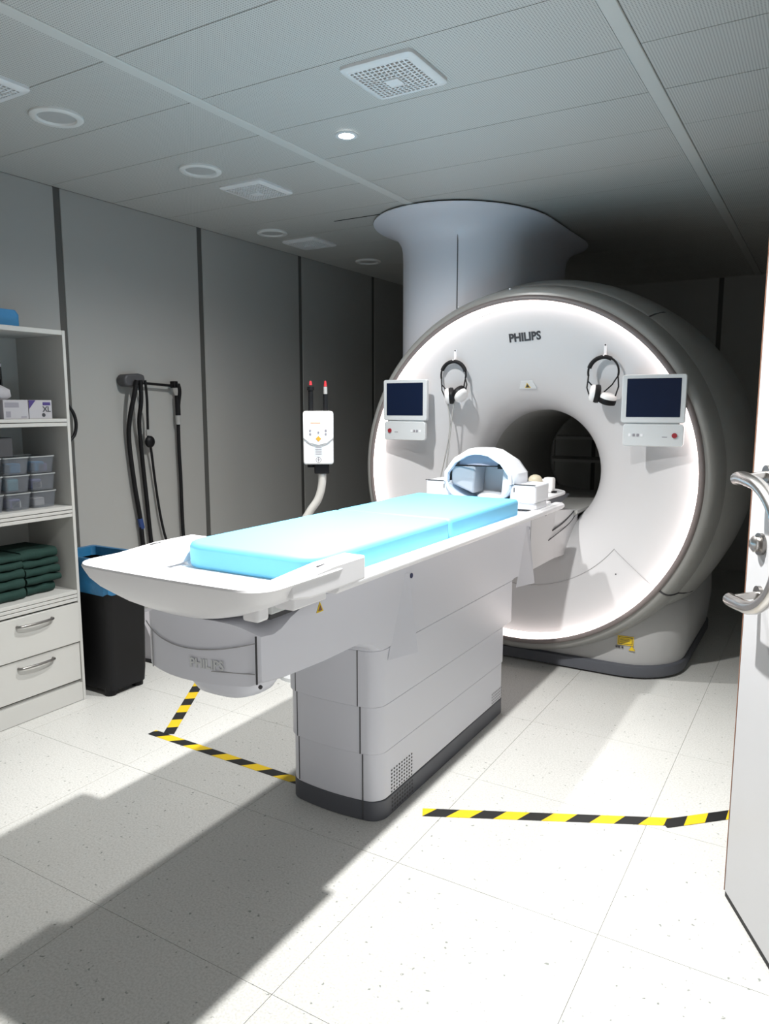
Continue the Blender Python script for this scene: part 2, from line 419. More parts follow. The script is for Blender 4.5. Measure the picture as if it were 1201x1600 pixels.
# ================================================================== THE SCANNER
CX, CZ = -1.455, 1.086
sc = thing('mri_scanner', (CX, 4.6, 0), 'large white ring-shaped MRI scanner with a glowing light ring', 'mri scanner')
def sm(prof, n=4):
    return [(p.x, p.y) for p in spline([(a, b, 0) for a, b in prof], n)]
FP = sm([(.350,4.34),(.356,4.24),(.385,4.145),(.45,4.065),(.55,4.0),(.68,3.952),(.80,3.925),(.90,3.910)], 5)
def fy(r):      # depth of the funnel at a radius
    for (r0,y0),(r1,y1) in zip(FP, FP[1:]):
        if r0 <= r <= r1: return y0 + (y1-y0)*(r-r0)/max(1e-6, r1-r0)
    return FP[-1][1]
def pol(r, a, dy=0.0): return Vector((CX + r*math.cos(R(a)), fy(r)+dy, CZ + r*math.sin(R(a))))
MB().revolve(FP, CX, CZ, 128).build('front_cover', M_cover, sc, smooth=60)
MB().revolve([(.900,3.909),(.914,3.906),(.921,3.898),(.9225,3.853)], CX, CZ, 128).build('light_ring', M_ring, sc, smooth=60)
MB().revolve([(.924,3.91),(.924,3.852),(.930,3.846),(.943,3.848),(.951,3.860),(.953,3.875)], CX, CZ, 128, zmin=.075).build('bezel', M_bezel, sc, smooth=60)
MB().revolve(sm([(.950,3.868),(.972,3.872),(.992,3.895),(1.006,3.94),(1.018,4.0),(1.026,4.06)], 3) + [(1.018,4.066)], CX, CZ, 128, zmin=.078).build('front_shell', M_shell, sc, smooth=60)
MB().revolve([(1.018,4.066),(1.030,4.068)] + sm([(1.034,4.072),(1.06,4.15),(1.085,4.27),(1.10,4.45),(1.105,4.7),(1.10,5.1),(1.07,5.35),(1.0,5.47),(.85,5.5)], 3) + [(.352,5.5)], CX, CZ, 128, zmin=.078, sx=.985).build('rear_shell', M_shell, sc, smooth=50)
MB().revolve([(.350,4.34),(.350,5.47),(.37,5.5)], CX, CZ, 96).build('bore_liner', M_bore, sc, smooth=50)
bed = [(-.262,.872),(-.10,.845),(.10,.845),(.262,.872),(.262,.855),(.20,.80),(0,.742),(-.20,.80),(-.262,.855)]
MB().prism([(CX+a, z) for a, z in bed], 'y', 4.12, 5.46).build('bore_bed', M_bore, sc, smooth=30)
bp = lambda f, hx, z: [(p[0], p[1], z) for p in rrect(CX, (f+5.42)/2, hx, (5.42-f)/2, .30, 10)]
MB().loft([bp(3.985,.845,.070), bp(3.978,.855,.15), bp(3.972,.865,.26), bp(4.0,.86,.40), bp(4.06,.80,.46)]).build('base', M_base, sc, smooth=50)
MB().loft([bp(3.955,.850,.012), bp(3.955,.858,.02), bp(3.962,.858,.066), bp(3.970,.852,.072)]).build('plinth', M_plinth, sc, smooth=40)
MB().loft([bp(3.99,.82,.0), bp(3.99,.82,.013)]).build('foot', M_seam, sc)
# seams on the covers
s1 = [pol(.64, a, -.0005) for a in range(-128, -36, 3)] + [pol(.64 + .26*k/8, -37, -.0005) for k in range(9)]
MB().tube(s1, .0028, 6).build('cover_seam', M_seamg, sc)
def shellpt(a, r, y): return (CX + r*math.cos(R(a)), y-.001, CZ + r*math.sin(R(a)))
for a in (53, -36, 128):
    q = [(.952,3.868),(.972,3.872),(.992,3.895),(1.006,3.94),(1.018,4.0),(1.026,4.06)] if a < 0 else []
    q += [(1.032,4.070),(1.058,4.15),(1.082,4.27),(1.095,4.45)]
    MB().tube([(CX + r*(.985 if r > 1.03 else 1)*math.cos(R(a)), y, CZ + r*math.sin(R(a))) for r, y in q], .0055, 6).build('shell_seam', M_seam, sc)
MB().cyl(pol(.74,-44,-.002), pol(.74,-44,.002), .004, 10).build('screw', M_seam, sc)
for a in (113, 95):     # white dots modelled as lamp glints on top of the shell
    MB().sphere((CX+1.0*math.cos(R(a)), 3.905, CZ+1.0*math.sin(R(a))), .006, 8, 6).build('glint_dot', M_white, sc, smooth=60)
# docking bridge under the table end
br = [(-.203,.63),(.203,.63),(.2045,.72),(.2045,.895),(-.2045,.895),(-.2045,.72)]
MB().loft([[(CX+a*(1.0), 3.525, z) for a, z in br], [(CX+a*1.0, 3.9, z) for a, z in br], [(CX+a*1.22, 4.17, z-.022*(z>.8)) for a, z in br]]).build('docking_bridge', M_cover, sc)
xs_ = CX + .222
MB().tube(spline([(xs_+.020,4.12,.868),(xs_+.012,4.07,.845),(xs_+.000,3.98,.815),(xs_-.016,3.86,.79)],6), .004, 6).build('bridge_slot', M_seam, sc)
MB().tube(spline([(xs_+.030,4.16,.862),(xs_+.010,4.06,.80),(xs_-.016,3.80,.745)],6), .0025, 6).build('bridge_slot', M_seam, sc)
# lettering and stickers
text_mesh('brand_lettering', 'PHILIPS', .062, M_print, sc, frame((-1.462, fy(.74)-.0022, 1.826), (1,.0,.05), (-.05,-.235,1)), .0014, .0022, .92)
wp = MB(); W_ = Vector((-1.475, fy(.49)-.002, 1.573)); Mw = frame(W_, (1,0,0), (0,-.62,1))
wpl = MB().prism([(-.052,-.026),(.052,-.026),(.034,.026),(-.034,.026)], 'z', -.004, .0015).xf(Mw).build('warning_plaque', M_lgrey, sc, bevel=.002)
MB().prism([(-.017,-.018),(.017,-.018),(0,.014)], 'z', .0016, .0022).xf(Mw).build('warning_triangle', M_yellow, wpl)
MB().prism([(-.012,-.0155),(.012,-.0155),(0,.0075)], 'z', .0023, .0028).xf(Mw).build('warning_sign', M_print, wpl)
Ms = frame((-.865, 3.981, .205), (1,.10,.0), (0,.0,1))
st = MB().prism([(-.041,-.024),(.041,-.024),(.041,.026),(-.041,.026)], 'z', -.02, .008).xf(Ms).build('laser_sticker', M_yellow, sc)
b_ = MB()
for x0,x1,y0,y1 in ((-.036,-.033,-.019,.021),(.033,.036,-.019,.021),(-.033,.033,.018,.021),(-.033,.033,-.019,-.016),(-.028,.02,.009,.011),(-.028,.024,.003,.005),(-.028,.022,-.003,-.001),(-.028,.012,-.009,-.007)):
    b_.box(x0,x1,y0,y1,.0081,.0086)
b_.xf(Ms).build('sticker_print', M_print, st)
b_ = MB()
for x0,x1 in ((-.050,-.040),(-.038,-.026),(-.020,-.010)): b_.box(x0,x1,-.042,-.032,.006,.0085)
b_.xf(Ms).build('sticker_code', M_print, sc)
MB().prism([(.018,-.050),(.050,-.050),(.034,-.026)], 'z', -.01, .0085).xf(Ms).build('warning_triangle', M_yellow, sc)

# service column between scanner and ceiling
def stad(r, z, y0=4.40, y1=5.12, x=-2.036, n=24):
    ys = 1 + .22*max(0, r-.39)/.145
    return [(x+r*math.cos(R(180+180*k/n)), y0+ys*r*math.sin(R(180+180*k/n)), z) for k in range(n+1)] + [(x+r*math.cos(R(180*k/n)), y1+r*math.sin(R(180*k/n)), z) for k in range(n+1)]
cm = MB().loft([stad(.39,z) for z in (1.60,)] + [stad(r,z) for r,z in ((.39,2.34),(.392,2.40),(.400,2.445),(.422,2.485),(.460,2.515),(.51,2.536),(.540,2.545),(.540,2.550))]).build('service_column', M_column, sc, smooth=40)
MB().loft([stad(.528,2.548), stad(.528,2.561)]).build('column_gap', M_dark, cm)
a = R(-72)
MB().tube([(-2.036+r*math.cos(a), 4.40+r*math.sin(a)-.0005, z) for r, z in ((.39,2.0),(.39,2.34),(.392,2.40),(.400,2.445),(.411,2.468))], .003, 6).build('column_seam', M_seam, cm)

# monitors on the front
def display(xc, yc, flip, yaw):
    M = frame((xc, yc, 1.43), (math.cos(yaw), math.sin(yaw), 0), (0, 0.0, 1))
    p = MB().prism(rrect(0, .060, .150, .118, .012, 4), 'z', -.012, .016).xf(M).build('display_panel', M_lgrey, sc, bevel=.004)
    MB().prism(rrect(0, .065, .126, .094, .002, 2), 'z', .015, .0172).xf(M).build('screen', M_screen, p)
    MB().prism(rrect(.004*flip, -.118, .143, .055, .016, 4), 'z', -.012, .012).xf(M).build('control_panel', M_lgrey, p, bevel=.004)
    MB().prism(rrect(0, -.06, .125, .03, .004, 2), 'z', -.014, .006).xf(M).build('neck', M_lgrey, p)
    MB().box(-.08, .08, -.12, .10, -.05, -.011).xf(M).build('mount', M_lgrey, p)
    s_ = 1 if flip > 0 else -1
    MB().cyl((s_*.105,-.118,.011),(s_*.105,-.118,.018), .0125, 20).xf(M).build('stop_button', M_red, p, smooth=50)
    for k, dx in enumerate((-.105,-.085,-.066,-.048)):
        MB().prism(rrect(s_*(dx), -.118, .006, .007, .002, 2), 'z', .011, .0135).xf(M).build('button', M_white if k % 3 == 0 else M_pgrey, p)
    MB().box(s_*.06-.012, s_*.06+.012, -.128, -.124, .0118, .0126).xf(M).build('button_print', M_pgrey, p)
    return p
display(-2.145, 3.838, -1, R(-4))
display(-.755, 3.842, 1, R(4))

# hooks and headphones on the front cover
def hook(x, z):
    y = fy(math.hypot(x-CX, z-CZ))
    h_ = MB().prism(rrect(x, z, .007, .030, .005, 3), 'y', y-.006, y+.004).build('hook', M_white, sc)
    MB().tube([(x, y-.004, z-.020), (x, y-.022, z-.036), (x, y-.034, z-.030)], .004, 8).build('hook_arm', M_white, h_, smooth=60)
    MB().cyl((x, y-.009, z+.024), (x, y-.004, z+.024), .0045, 10).build('hook_pin', M_print, h_)
    return y
def headphones(x, z, pose, label):
    y = hook(x, z) - .026
    t = thing('headphones', (x, y, z-.27), label, 'headphones', 'headphones hung on the scanner front')
    zc = z - .036 - .078; r = .078
    pts = [(x + r*math.cos(R(a_)), y, zc + r*1.0*math.sin(R(a_))) for a_ in range(-14, 195, 8)]
    MB().tube(pts, .0055, 8).build('headband', M_black, t, smooth=60)
    pad = [(x + (r-.002)*math.cos(R(a_)), y, zc + (r-.002)*math.sin(R(a_))) for a_ in (range(60, 168, 8) if pose else range(15, 165, 8))]
    MB().tube(pad, .011, 10).build('headband_pad', M_rubber, t, smooth=60)
    for k, (cx_, cz_, ang, tilt) in enumerate(pose_cups[pose]):
        c = Vector((x+cx_, y-.01, zc+cz_)); d = Vector((math.cos(R(ang))*math.cos(R(tilt)), -math.sin(R(tilt)), math.sin(R(ang))*math.cos(R(tilt))))
        u = d.orthogonal().normalized()
        Mx = frame(c, u, d.cross(u))
        cup = MB().loft([[(p[0]*q, p[1]*q, zz) for p in sup(0,0,.043,.043,2.2,24)] for q, zz in ((.55,.024),(.86,.020),(1.0,.010),(1.0,0))]).xf(Mx).build('ear_cup', M_inj, t, smooth=60)
        MB().loft([[(p[0]*q, p[1]*q, zz) for p in sup(0,0,.045,.045,2.2,24)] for q, zz in ((.96,-.001),(1.03,-.012),(.99,-.026),(.70,-.031))]).xf(Mx).build('ear_cushion', M_black, cup, smooth=60)
        end = Vector(pts[0] if cx_ > 0 else pts[-1])
        for sgn in (-1, 1):
            side = c + u*0 + d*.012 + d.cross(Vector((0,1,0))).normalized()*.034*sgn
            MB().tube([end, (end+side)/2 + Vector((.012*(1 if cx_>0 else -1),-.006,0)), side], .0038, 6).build('yoke', M_black, t, smooth=60)
    return t, y, zc
pose_cups = {0: [(-.022,-.118,185,25), (.052,-.112,-38,15)], 1: [(-.040,-.108,172,20), (.030,-.132,72,10)]}
hp1, hy, hz = headphones(-1.872, 1.745, 0, 'black and white headphones on the scanner front beside the left monitor, trailing grey cables')
for dx, e in ((-.03, -.055), (.012, -.02)):
    MB().tube(spline([(-1.872+dx, hy-.01, hz-.145), (-1.872+dx*.2-.012, hy+.0, hz-.28), (-1.885+e*.3, hy-.01, 1.22), (-1.885+e, hy-.03, 1.0), (-1.885+e*1.4, hy-.04, .80)], 6), .0038, 6).build('cable', M_cable, hp1, smooth=60)
headphones(-1.022, 1.742, 1, 'black and white headphones on the scanner front beside the right monitor')

# metal rack seen through the bore
rk = thing('equipment_rack', (-1.93, 6.7, 0), 'dark metal shelf rack seen through the scanner bore', 'rack')
M_rack = mat('rack_metal', (.45,.45,.44), .4, var=.05)
for x in (-2.25, -1.61):
    for y in (6.5, 6.9): MB().box(x-.014, x+.014, y-.014, y+.014, 0, 1.75).build('post', M_rack, rk)
for z in (.25, .62, .98, 1.18, 1.45, 1.72): MB().box(-2.26, -1.60, 6.49, 6.91, z-.012, z+.012).build('shelf', M_rack, rk)

# ================================================================== THE PATIENT TABLE
tb = thing('patient_table', (CX, 2.65, 0), 'long grey-white patient table on a tiered pedestal before the scanner', 'patient table')
def tier(y0, y1, hx, z0, z1, name, m, bulge=.022):
    out = []
    for px_, py_ in rrect(CX, (y0+y1)/2, hx, (y1-y0)/2, .05, 8):
        if py_ < y0 + .06: py_ -= bulge*(1-((px_-CX)/hx)**2)
        out.append((px_, py_))
    # refine the front edge so that it bows outwards
    fine = []
    for i, p in enumerate(out):
        q = out[(i+1) % len(out)]; fine.append(p)
        if abs(p[0]-q[0]) > .1 and p[1] < y0+.1:
            for k in range(1, 8):
                x = p[0]+(q[0]-p[0])*k/8; fine.append((x, y0 - bulge*(1-((x-CX)/hx)**2)))
    return MB().prism(fine, 'z', z0, z1).build(name, m, tb, smooth=30, bevel=.0025, seg=1)
def seam_front(x, y, z0, z1): return MB().tube([(x, y, z0), (x, y, z1)], .0022, 6).build('front_seam', M_seam, tb)
tier(2.078, 3.232, .1985, 0, .073, 'plinth', M_plinth)
tier(2.078, 3.232, .1955, .0735, .250, 'pedestal_tier', M_table)
tier(2.070, 3.236, .1985, .2515, .425, 'pedestal_tier', M_table)
tier(2.062, 3.33, .2015, .4265, .629, 'pedestal_tier', M_table)
tier(2.056, 3.34, .2040, .6305, .70, 'pedestal_tier', M_table)
for x, y, z0, z1 in ((-1.322,2.0645,.005,.248),(-1.327,2.0565,.253,.424),(-1.332,2.0485,.428,.628)): seam_front(x, y, z0, z1)
for x, y, z0, z1 in ((-1.602,2.0685,.08,.248),(-1.602,2.0605,.253,.424),(-1.602,2.0525,.428,.628)): seam_front(x, y, z0, z1)
gv = MB()
for i in range(9):
    for j in range(7):
        if j < 7: gv.box(CX+.1960, CX+.1967, 2.155+i*.0185, 2.163+i*.0185, .080+j*.0135, .086+j*.0135)
tag(gv.build('vent_holes', M_seam, tb), kind='stuff')
gv = MB()
for i in range(9):
    for j in range(4): gv.box(CX+.1990, CX+.1997, 2.155+i*.0185, 2.164+i*.0185, .012+j*.0145, .019+j*.0145)
tag(gv.build('vent_holes', M_seam, tb), kind='stuff')
gv = MB()
for i in range(7):
    for j in range(4): gv.box(CX+.1960, CX+.1967, 3.08+i*.018, 3.089+i*.018, .082+j*.014, .089+j*.014)
tag(gv.build('vent_holes', M_seamg, tb), kind='stuff')
# upper body: side profile swept across the width with a bowed foot end
prof = [(1.44,.717),(1.56,.700),(1.74,.690),(1.93,.688),(2.02,.66),(2.06,.632),(3.44,.628),(3.50,.64),(3.52,.93),(2.2,.932),(1.90,.922),(1.76,.908),(1.69,.902),(1.63,.895),(1.585,.880),(1.545,.860),(1.51,.852),(1.44,.858)]
rings = []
for k in range(25):
    t = -1 + 2*k/24; e = abs(t)
    x = CX + .205*t; inset = .018*max(0, (e-.88)/.12)**2
    z_up = .036*(1-t**4)
    rings.append([(x, y - (.055*(1-t*t) if y < 1.5 else (.05*(1-t*t)*(1.6-y)/.1 if y < 1.6 else 0)) + (inset if y < 1.5 else 0), z - inset*(1 if z > .8 else -1)*.5 + (z_up if (z > .8 and y < 1.6) else 0)) for y, z in prof])
MB().loft(rings).build('upper_body', M_table, tb, smooth=28)
fs = [(CX+.207*t, 1.437-.055*(1-t*t), .838-.030*(1-t*t)) for t in [-1+2*k/20 for k in range(21)]]
MB().tube(fs, .0016, 6).build('front_seam', M_seamg, tb)
MB().tube([(CX+.2055,1.437,.725),(CX+.2055,1.437,.856)], .0028, 6).build('front_seam', M_seam, tb)
MB().tube([(CX-.160,1.437-.022,.715),(CX-.160,1.437-.022,.825)], .0018, 6).build('front_seam', M_seamg, tb)
MB().sphere((CX+.206,1.45,.714), .006, 8, 6).build('cap', M_seam, tb)
Mf = frame((CX+.072, 1.3905, .770), (1,.19,0), (0,0,1))
text_mesh('embossed_lettering', 'PHILIPS', .036, M_lgrey, tb, Mf, .0009, .0010, .92)
fl2 = MB().tube([(CX+.09,1.390,.755),(CX+.20,1.436,.752)], .0016, 6).build('front_seam', M_seamg, tb)
# rounded cover below the foot end
cov = []
for q, z in ((1.0,.716),(.97,.690),(.85,.668),(.55,.652),(.2,.647)): cov.append([(p[0], p[1], z) for p in sup(CX+.05, 1.525, .125*q, .105*q, 2.6, 32)])
MB().loft(cov).build('motor_cover', M_table, tb, smooth=60)
# side wedges with round stickers
for y, m in ((2.252, 1), (3.472, 1)):
    x0 = CX+.203
    MB().add([(x0,y,.585),(x0+.046,y,.585),(x0,y-.135,.585),(x0,y,.868),(x0+.010,y,.868),(x0,y-.02,.868)], [(0,1,2),(3,5,4),(0,3,4,1),(1,4,5,2),(2,5,3,0)]).build('side_wedge', M_table, tb)
for y, m in ((2.280,1),(3.490,1)):
    MB().cyl((CX+.2045,y,.853),(CX+.2075,y,.853), .0095, 18).build('round_sticker', M_navy, tb)
Mt = frame((CX+.2062, 1.722, .868), (0,1,0), (0,0,1))
wt = MB().prism([(-.017,-.014),(.017,-.014),(0,.016)], 'z', -.002, .0006).xf(Mt).build('warning_triangle', M_yellow, tb)
MB().prism([(-.010,-.010),(.010,-.010),(0,.008)], 'z', .0006, .0012).xf(Mt).build('warning_sign', M_brown, wt)
# table top with rails
tt = [(-.318,.946),(-.306,.934),(.306,.934),(.318,.946),(.318,.956),(.306,.967),(.268,.967),(.255,.955),(-.255,.955),(-.268,.967),(-.306,.967),(-.318,.956)]
MB().prism([(CX+a, z) for a, z in tt], 'y', 1.66, 3.70).build('table_top', M_top, tb, bevel=.003, seg=2)
pl = [(CX-.20,3.60),(CX+.21,3.60)] + [(CX+.03+.18*math.cos(R(a_)), 4.03+.17*math.sin(R(a_))) for a_ in range(0, 91, 15)] + [(CX-.03+.17*math.cos(R(a_)), 4.03+.17*math.sin(R(a_))) for a_ in range(90, 181, 15)]
MB().prism(pl, 'z', .966, .982).build('head_plate', M_top, tb, bevel=.004)
MB().loft([[(CX+a,3.62,z) for a,z in ((-.23,.90),(.23,.90),(.25,.966),(-.25,.966))], [(CX+a,3.74,z) for a,z in ((-.22,.89),(.22,.89),(.235,.966),(-.235,.966))]]).build('head_block', M_top, tb, bevel=.008)
MB().add([(CX-.18,3.74,.882),(CX+.205,3.74,.882),(CX+.205,4.14,.955),(CX-.18,4.14,.955),(CX-.18,3.74,.964),(CX+.205,3.74,.964),(CX+.205,4.14,.964),(CX-.18,4.14,.964)], [(3,2,1,0),(4,5,6,7),(0,1,5,4),(1,2,6,5),(2,3,7,6),(3,0,4,7)]).build('plate_support', M_plinth, tb)
# foot tray: a hull with a rim and a shallow basin
TX, TY = CX, 1.500
def rrect2(cx, cy, hx, hy, r):      # rounded rectangle with extra points along its sides
    c = rrect(cx, cy, hx, hy, r, 6); out = []
    for i, p in enumerate(c):
        q = c[(i+1) % len(c)]; out.append(p)
        if i % 7 == 6:
            for k in range(1, 8): out.append((p[0]+(q[0]-p[0])*k/8, p[1]+(q[1]-p[1])*k/8))
    return out
hull = [(.897,.05,.09),(.900,.11,.12),(.911,.16,.14),(.925,.21,.158),(.944,.26,.172),(.960,.30,.182),(.980,.325,.192),(1.000,.336,.199),(1.014,.343,.203),(1.020,.340,.201)]
rg = []
for z, a_, b_ in hull: rg.append([(p[0], p[1] - .012*(1-min(1,abs(p[0]-TX)/a_)**2)*(p[1] < TY), z) for p in rrect2(TX, TY, a_, b_, min(.075, .45*min(a_, b_)))])
for z, a_, b_, dy in ((1.0205,.330,.150,.050),(1.014,.320,.141,.058),(.965,.300,.130,.066),(.955,.285,.12,.070)):
    rg.append([(p[0], p[1] - .012*(1-min(1,abs(p[0]-TX)/a_)**2)*(p[1] < TY), z) for p in rrect2(TX, TY+dy, a_, b_, .06)])
MB().loft(rg).build('foot_tray', M_top, tb, smooth=32)
for sgn in (-1, 1):
    x0, x1 = sorted((CX+sgn*.268, CX+sgn*.341))
    MB().prism([(1.42,.975),(1.42,1.0185),(1.60,1.032),(1.76,1.032),(1.76,.962),(1.50,.962)], 'x', x0, x1).build('tray_arm', M_top, tb, bevel=.006, seg=3)
    MB().tube([(CX+sgn*.315,1.56,1.032),(CX+sgn*.313,1.60,1.032)], .002, 6).build('arm_mark', M_seam, tb)
MB().box(CX-.24, CX+.24, 1.46, 1.70, .912, .962).build('carriage', M_lgrey, tb, bevel=.006)
MB().box(CX+.215, CX+.268, 1.375, 1.42, .915, .962).build('latch', M_top, tb, bevel=.008)
MB().box(CX+.255, CX+.318, 1.455, 1.60, .935, .975).build('release_bar', M_top, tb, bevel=.005)
MB().box(CX+.17, CX+.236, 1.46, 1.70, .900, .913).build('gap_shade_strip', M_seam, tb)  # dark strip standing in for the shade in the gap below the carriage

# mattress pads
def pad(y0, y1, rf, label):
    poly = []
    for sx_, sy_, r_ in ((1,1,.02),(-1,1,.02),(-1,-1,rf),(1,-1,rf)):
        ax = {(1,1):0,(-1,1):90,(-1,-1):180,(1,-1):270}[(sx_,sy_)]
        for k in range(9):
            a_ = R(ax+90*k/8); poly.append((CX+sx_*(.262-r_)+r_*math.cos(a_), (y1 if sy_>0 else y0)-sy_*r_+r_*math.sin(a_)))
    o = MB().prism(poly, 'z', .9558, 1.036).build('mattress_pad', M_blue, None, bevel=.016, seg=4)
    return tag(o, label, 'mattress', 'blue pads on the patient table')
pad(1.615, 2.476, .10, 'long light blue mattress pad at the foot of the table')
pad(2.480, 3.195, .022, 'light blue mattress pad under the head coil end')

# head coil
hc = thing('head_coil', (CX, 3.43, .958), 'white and pale blue head coil on the table end', 'head coil')
HX = CX
M_ = MB()
MB().prism(rrect(HX, 3.43, .288, .085, .02, 5), 'z', .9675, 1.0).build('coil_foot', M_coilw, hc, bevel=.004)
for sgn in (-1, 1):
    MB().prism(rrect(HX+sgn*.225, 3.43, .066, .10, .018, 5), 'z', 1.0, 1.085).build('side_housing', M_coilw, hc, bevel=.008, seg=3)
zb = 1.085
def octa(y, w, top):      # faceted arch: low side walls, sloping shoulders, narrow crown
    h = top - zb
    return [(HX-w, y, zb), (HX-w*.99, y, zb+.30*h), (HX-w*.74, y, zb+.68*h), (HX-w*.34, y, zb+.95*h), (HX-w*.10, y, top), (HX+w*.10, y, top), (HX+w*.34, y, zb+.95*h), (HX+w*.74, y, zb+.68*h), (HX+w*.99, y, zb+.30*h), (HX+w, y, zb)]
shell = [octa(3.322,.177,1.240), octa(3.36,.190,1.250), octa(3.47,.190,1.246), octa(3.535,.172,1.230), octa(3.565,.14,1.205)]
dm = MB().loft(shell, False, True, False).build('coil_dome', M_coilw, hc, smooth=14, thick=.010)
inner = octa(3.316,.160,1.222); outer = octa(3.318,.178,1.240)
MB().loft([outer, [(x,3.312,z) for x,y,z in outer], [(x,3.312,z) for x,y,z in inner], [(x,3.34,z) for x,y,z in inner]], False, False, False).build('front_flange', M_coilb, dm)
lower = [[(HX+.168*math.cos(R(180+180*k/28)), y, 1.085+.098*math.sin(R(180+180*k/28))) for k in range(29)] for y in (3.315, 3.54)]
MB().loft(lower, False, True, False).build('coil_cradle', M_coilb, hc, smooth=40, thick=.010)
rim = [(HX+.164*math.cos(R(-180*k/28)), 3.316, 1.085+.096*math.sin(R(-180*k/28))) for k in range(0, 29)]
MB().tube([Vector(p) for p in rim], .009, 8).build('opening_rim', M_coilb, hc, smooth=60)
MB().box(HX-.115, HX+.115, 3.515, 3.525, 1.0, 1.165).build('back_wall', M_coill, hc)
pg = MB().loft([[(HX-.150,3.34,1.075),(HX-.150,3.34,1.165),(HX-.150,3.50,1.165),(HX-.150,3.50,1.04)], [(HX-.045,3.37,1.025),(HX-.035,3.37,1.165),(HX-.035,3.50,1.165),(HX-.045,3.50,1.02)]]).build('side_cushion', M_coilg, hc, bevel=.008)
MB().loft([[(HX+.150,3.34,1.06),(HX+.150,3.34,1.16),(HX+.150,3.50,1.16),(HX+.150,3.50,1.04)], [(HX+.105,3.36,1.02),(HX+.115,3.36,1.16),(HX+.115,3.50,1.16),(HX+.105,3.50,1.02)]]).build('side_cushion', M_coill, hc, bevel=.008)
MB().sphere((HX+.03,3.44,1.005), .08, 20, 12, (1,.8,.35)).build('head_rest', M_coill, hc, smooth=60)
ar = [(HX-.118*math.cos(R(a_)), 3.36+.02*math.sin(R(a_)), 1.168+.062*math.sin(R(a_))) for a_ in range(0, 181, 12)]
MB().add([(p[0],p[1],p[2]) for p in ar] + [(p[0],p[1]+.008,p[2]) for p in ar], [tuple(range(len(ar))), tuple(reversed(range(len(ar),2*len(ar))))] + [(i,(i+1)%len(ar),len(ar)+(i+1)%len(ar),len(ar)+i) for i in range(len(ar))]).build('mirror', M_mirror, hc)
MB().tube([(HX-.145,3.345,1.162),(HX+.14,3.345,1.168)], .0032, 6).build('mirror_bar', M_black, hc)
MB().box(HX+.095, HX+.122, 3.335, 3.352, 1.155, 1.178).build('mirror_clip', M_black, hc, bevel=.002)
for sgn in (-1,1):
    MB().box(HX+sgn*.235-.055, HX+sgn*.235+.055, 3.329, 3.332, 1.084, 1.088).build('parting_line', M_seam, hc)
    MB().box(HX+sgn*.185-.002, HX+sgn*.185+.002, 3.326, 3.331, 1.05, 1.07).build('latch_mark', M_print, hc)

# small camera-like device on the head plate
dv = thing('table_end_device', (-1.33, 3.97, .982), 'small white device with a cream ball on the plate behind the head coil', 'device')
MB().box(-1.342, -1.286, 3.95, 4.005, .9825, 1.066).build('body', M_inj, dv, bevel=.012, seg=3)
MB().cyl((-1.385,3.95,.9825), (-1.385,3.95,1.03), .016, 14).build('stem', M_lgrey, dv, smooth=50)
MB().sphere((-1.385,3.95,1.050), .038, 18, 12, (1,1,.8)).build('ball', M_cream, dv, smooth=60)
MB().box(-1.385, -1.315, 3.965, 3.99, 1.03, 1.055).build('link', M_inj, dv, bevel=.006)
MB().box(-1.292, -1.270, 3.95, 3.98, .9825, .992).build('foot', M_black, dv)

# ================================================================== injector on its stand, left of the table
IC = Vector((-2.30, 3.175, 0)); iu = Vector((.80, .60, 0)).normalized(); inn = Vector((.60, -.80, 0)).normalized()
def I(a_, d_, z): return IC + iu*a_ + inn*d_ + Vector((0,0,z))
Mi = frame(I(0,0,1.292), iu, (0,0,1))
ij = thing('contrast_injector', (-2.40, 3.10, 0), 'white contrast injector head with two syringe tubes on a bent pole', 'injector')
bdy = MB().prism(rrect(0, 0, .078, .138, .014, 4), 'z', -.05, .05).xf(Mi).build('injector_head', M_inj, ij, bevel=.008, seg=3)
MB().prism([(-.078,.0),(-.045,-.028),(0,-.038),(.045,-.028),(.078,.0),(.078,.125),(-.078,.125)], 'z', .045, .0545).xf(Mi).build('face_panel', M_inj, bdy, bevel=.003)
MB().tube([(p[0],p[1],.052) for p in spline([(-.078,.0,0),(-.045,-.030,0),(0,-.040,0),(.045,-.030,0),(.078,.0,0)],5)], .0022, 6).xf(Mi).build('panel_seam', M_seamg, bdy)
for x, y in ((-.042,.038),(-.042,.020),(0,.028),(.038,.038),(.038,.020)):
    MB().cyl((x,y,.054),(x,y,.057), .0058, 12).xf(Mi).build('button', M_pgrey, bdy)
MB().prism([(-.014,-.004),(0,-.018),(.014,-.004),(0,.010)], 'z', .054, .057).xf(Mi).build('stop_key', M_orange, bdy)
MB().box(-.040,.012,.074,.079,.0545,.0552).xf(Mi).build('orange_print', mat('print_orange', (.8,.35,.2), .5), bdy)
MB().box(-.040,.040,.063,.066,.0545,.0552).xf(Mi).build('grey_print', M_lgrey, bdy)
MB().box(-.022,.022,-.095,-.040,.049,.0512).xf(Mi).build('label_plate', M_lgrey, bdy)
b_ = MB()
for k in range(4): b_.box(-.016,.016,-.052-k*.011,-.048-k*.011,.0511,.0518)
b_.xf(Mi).build('label_print', M_pgrey, bdy)
ct = [(.013*math.cos(R(a_)), -.113+.013*math.sin(R(a_)), .0505) for a_ in range(0, 361, 20)]
MB().tube(ct, .0014, 5).xf(Mi).build('round_emblem', M_pgrey, bdy)
MB().box(-.0015,.0015,-.123,-.103,.0498,.0512).box(-.010,.010,-.1145,-.1115,.0498,.0512).xf(Mi).build('emblem_cross', M_pgrey, bdy)
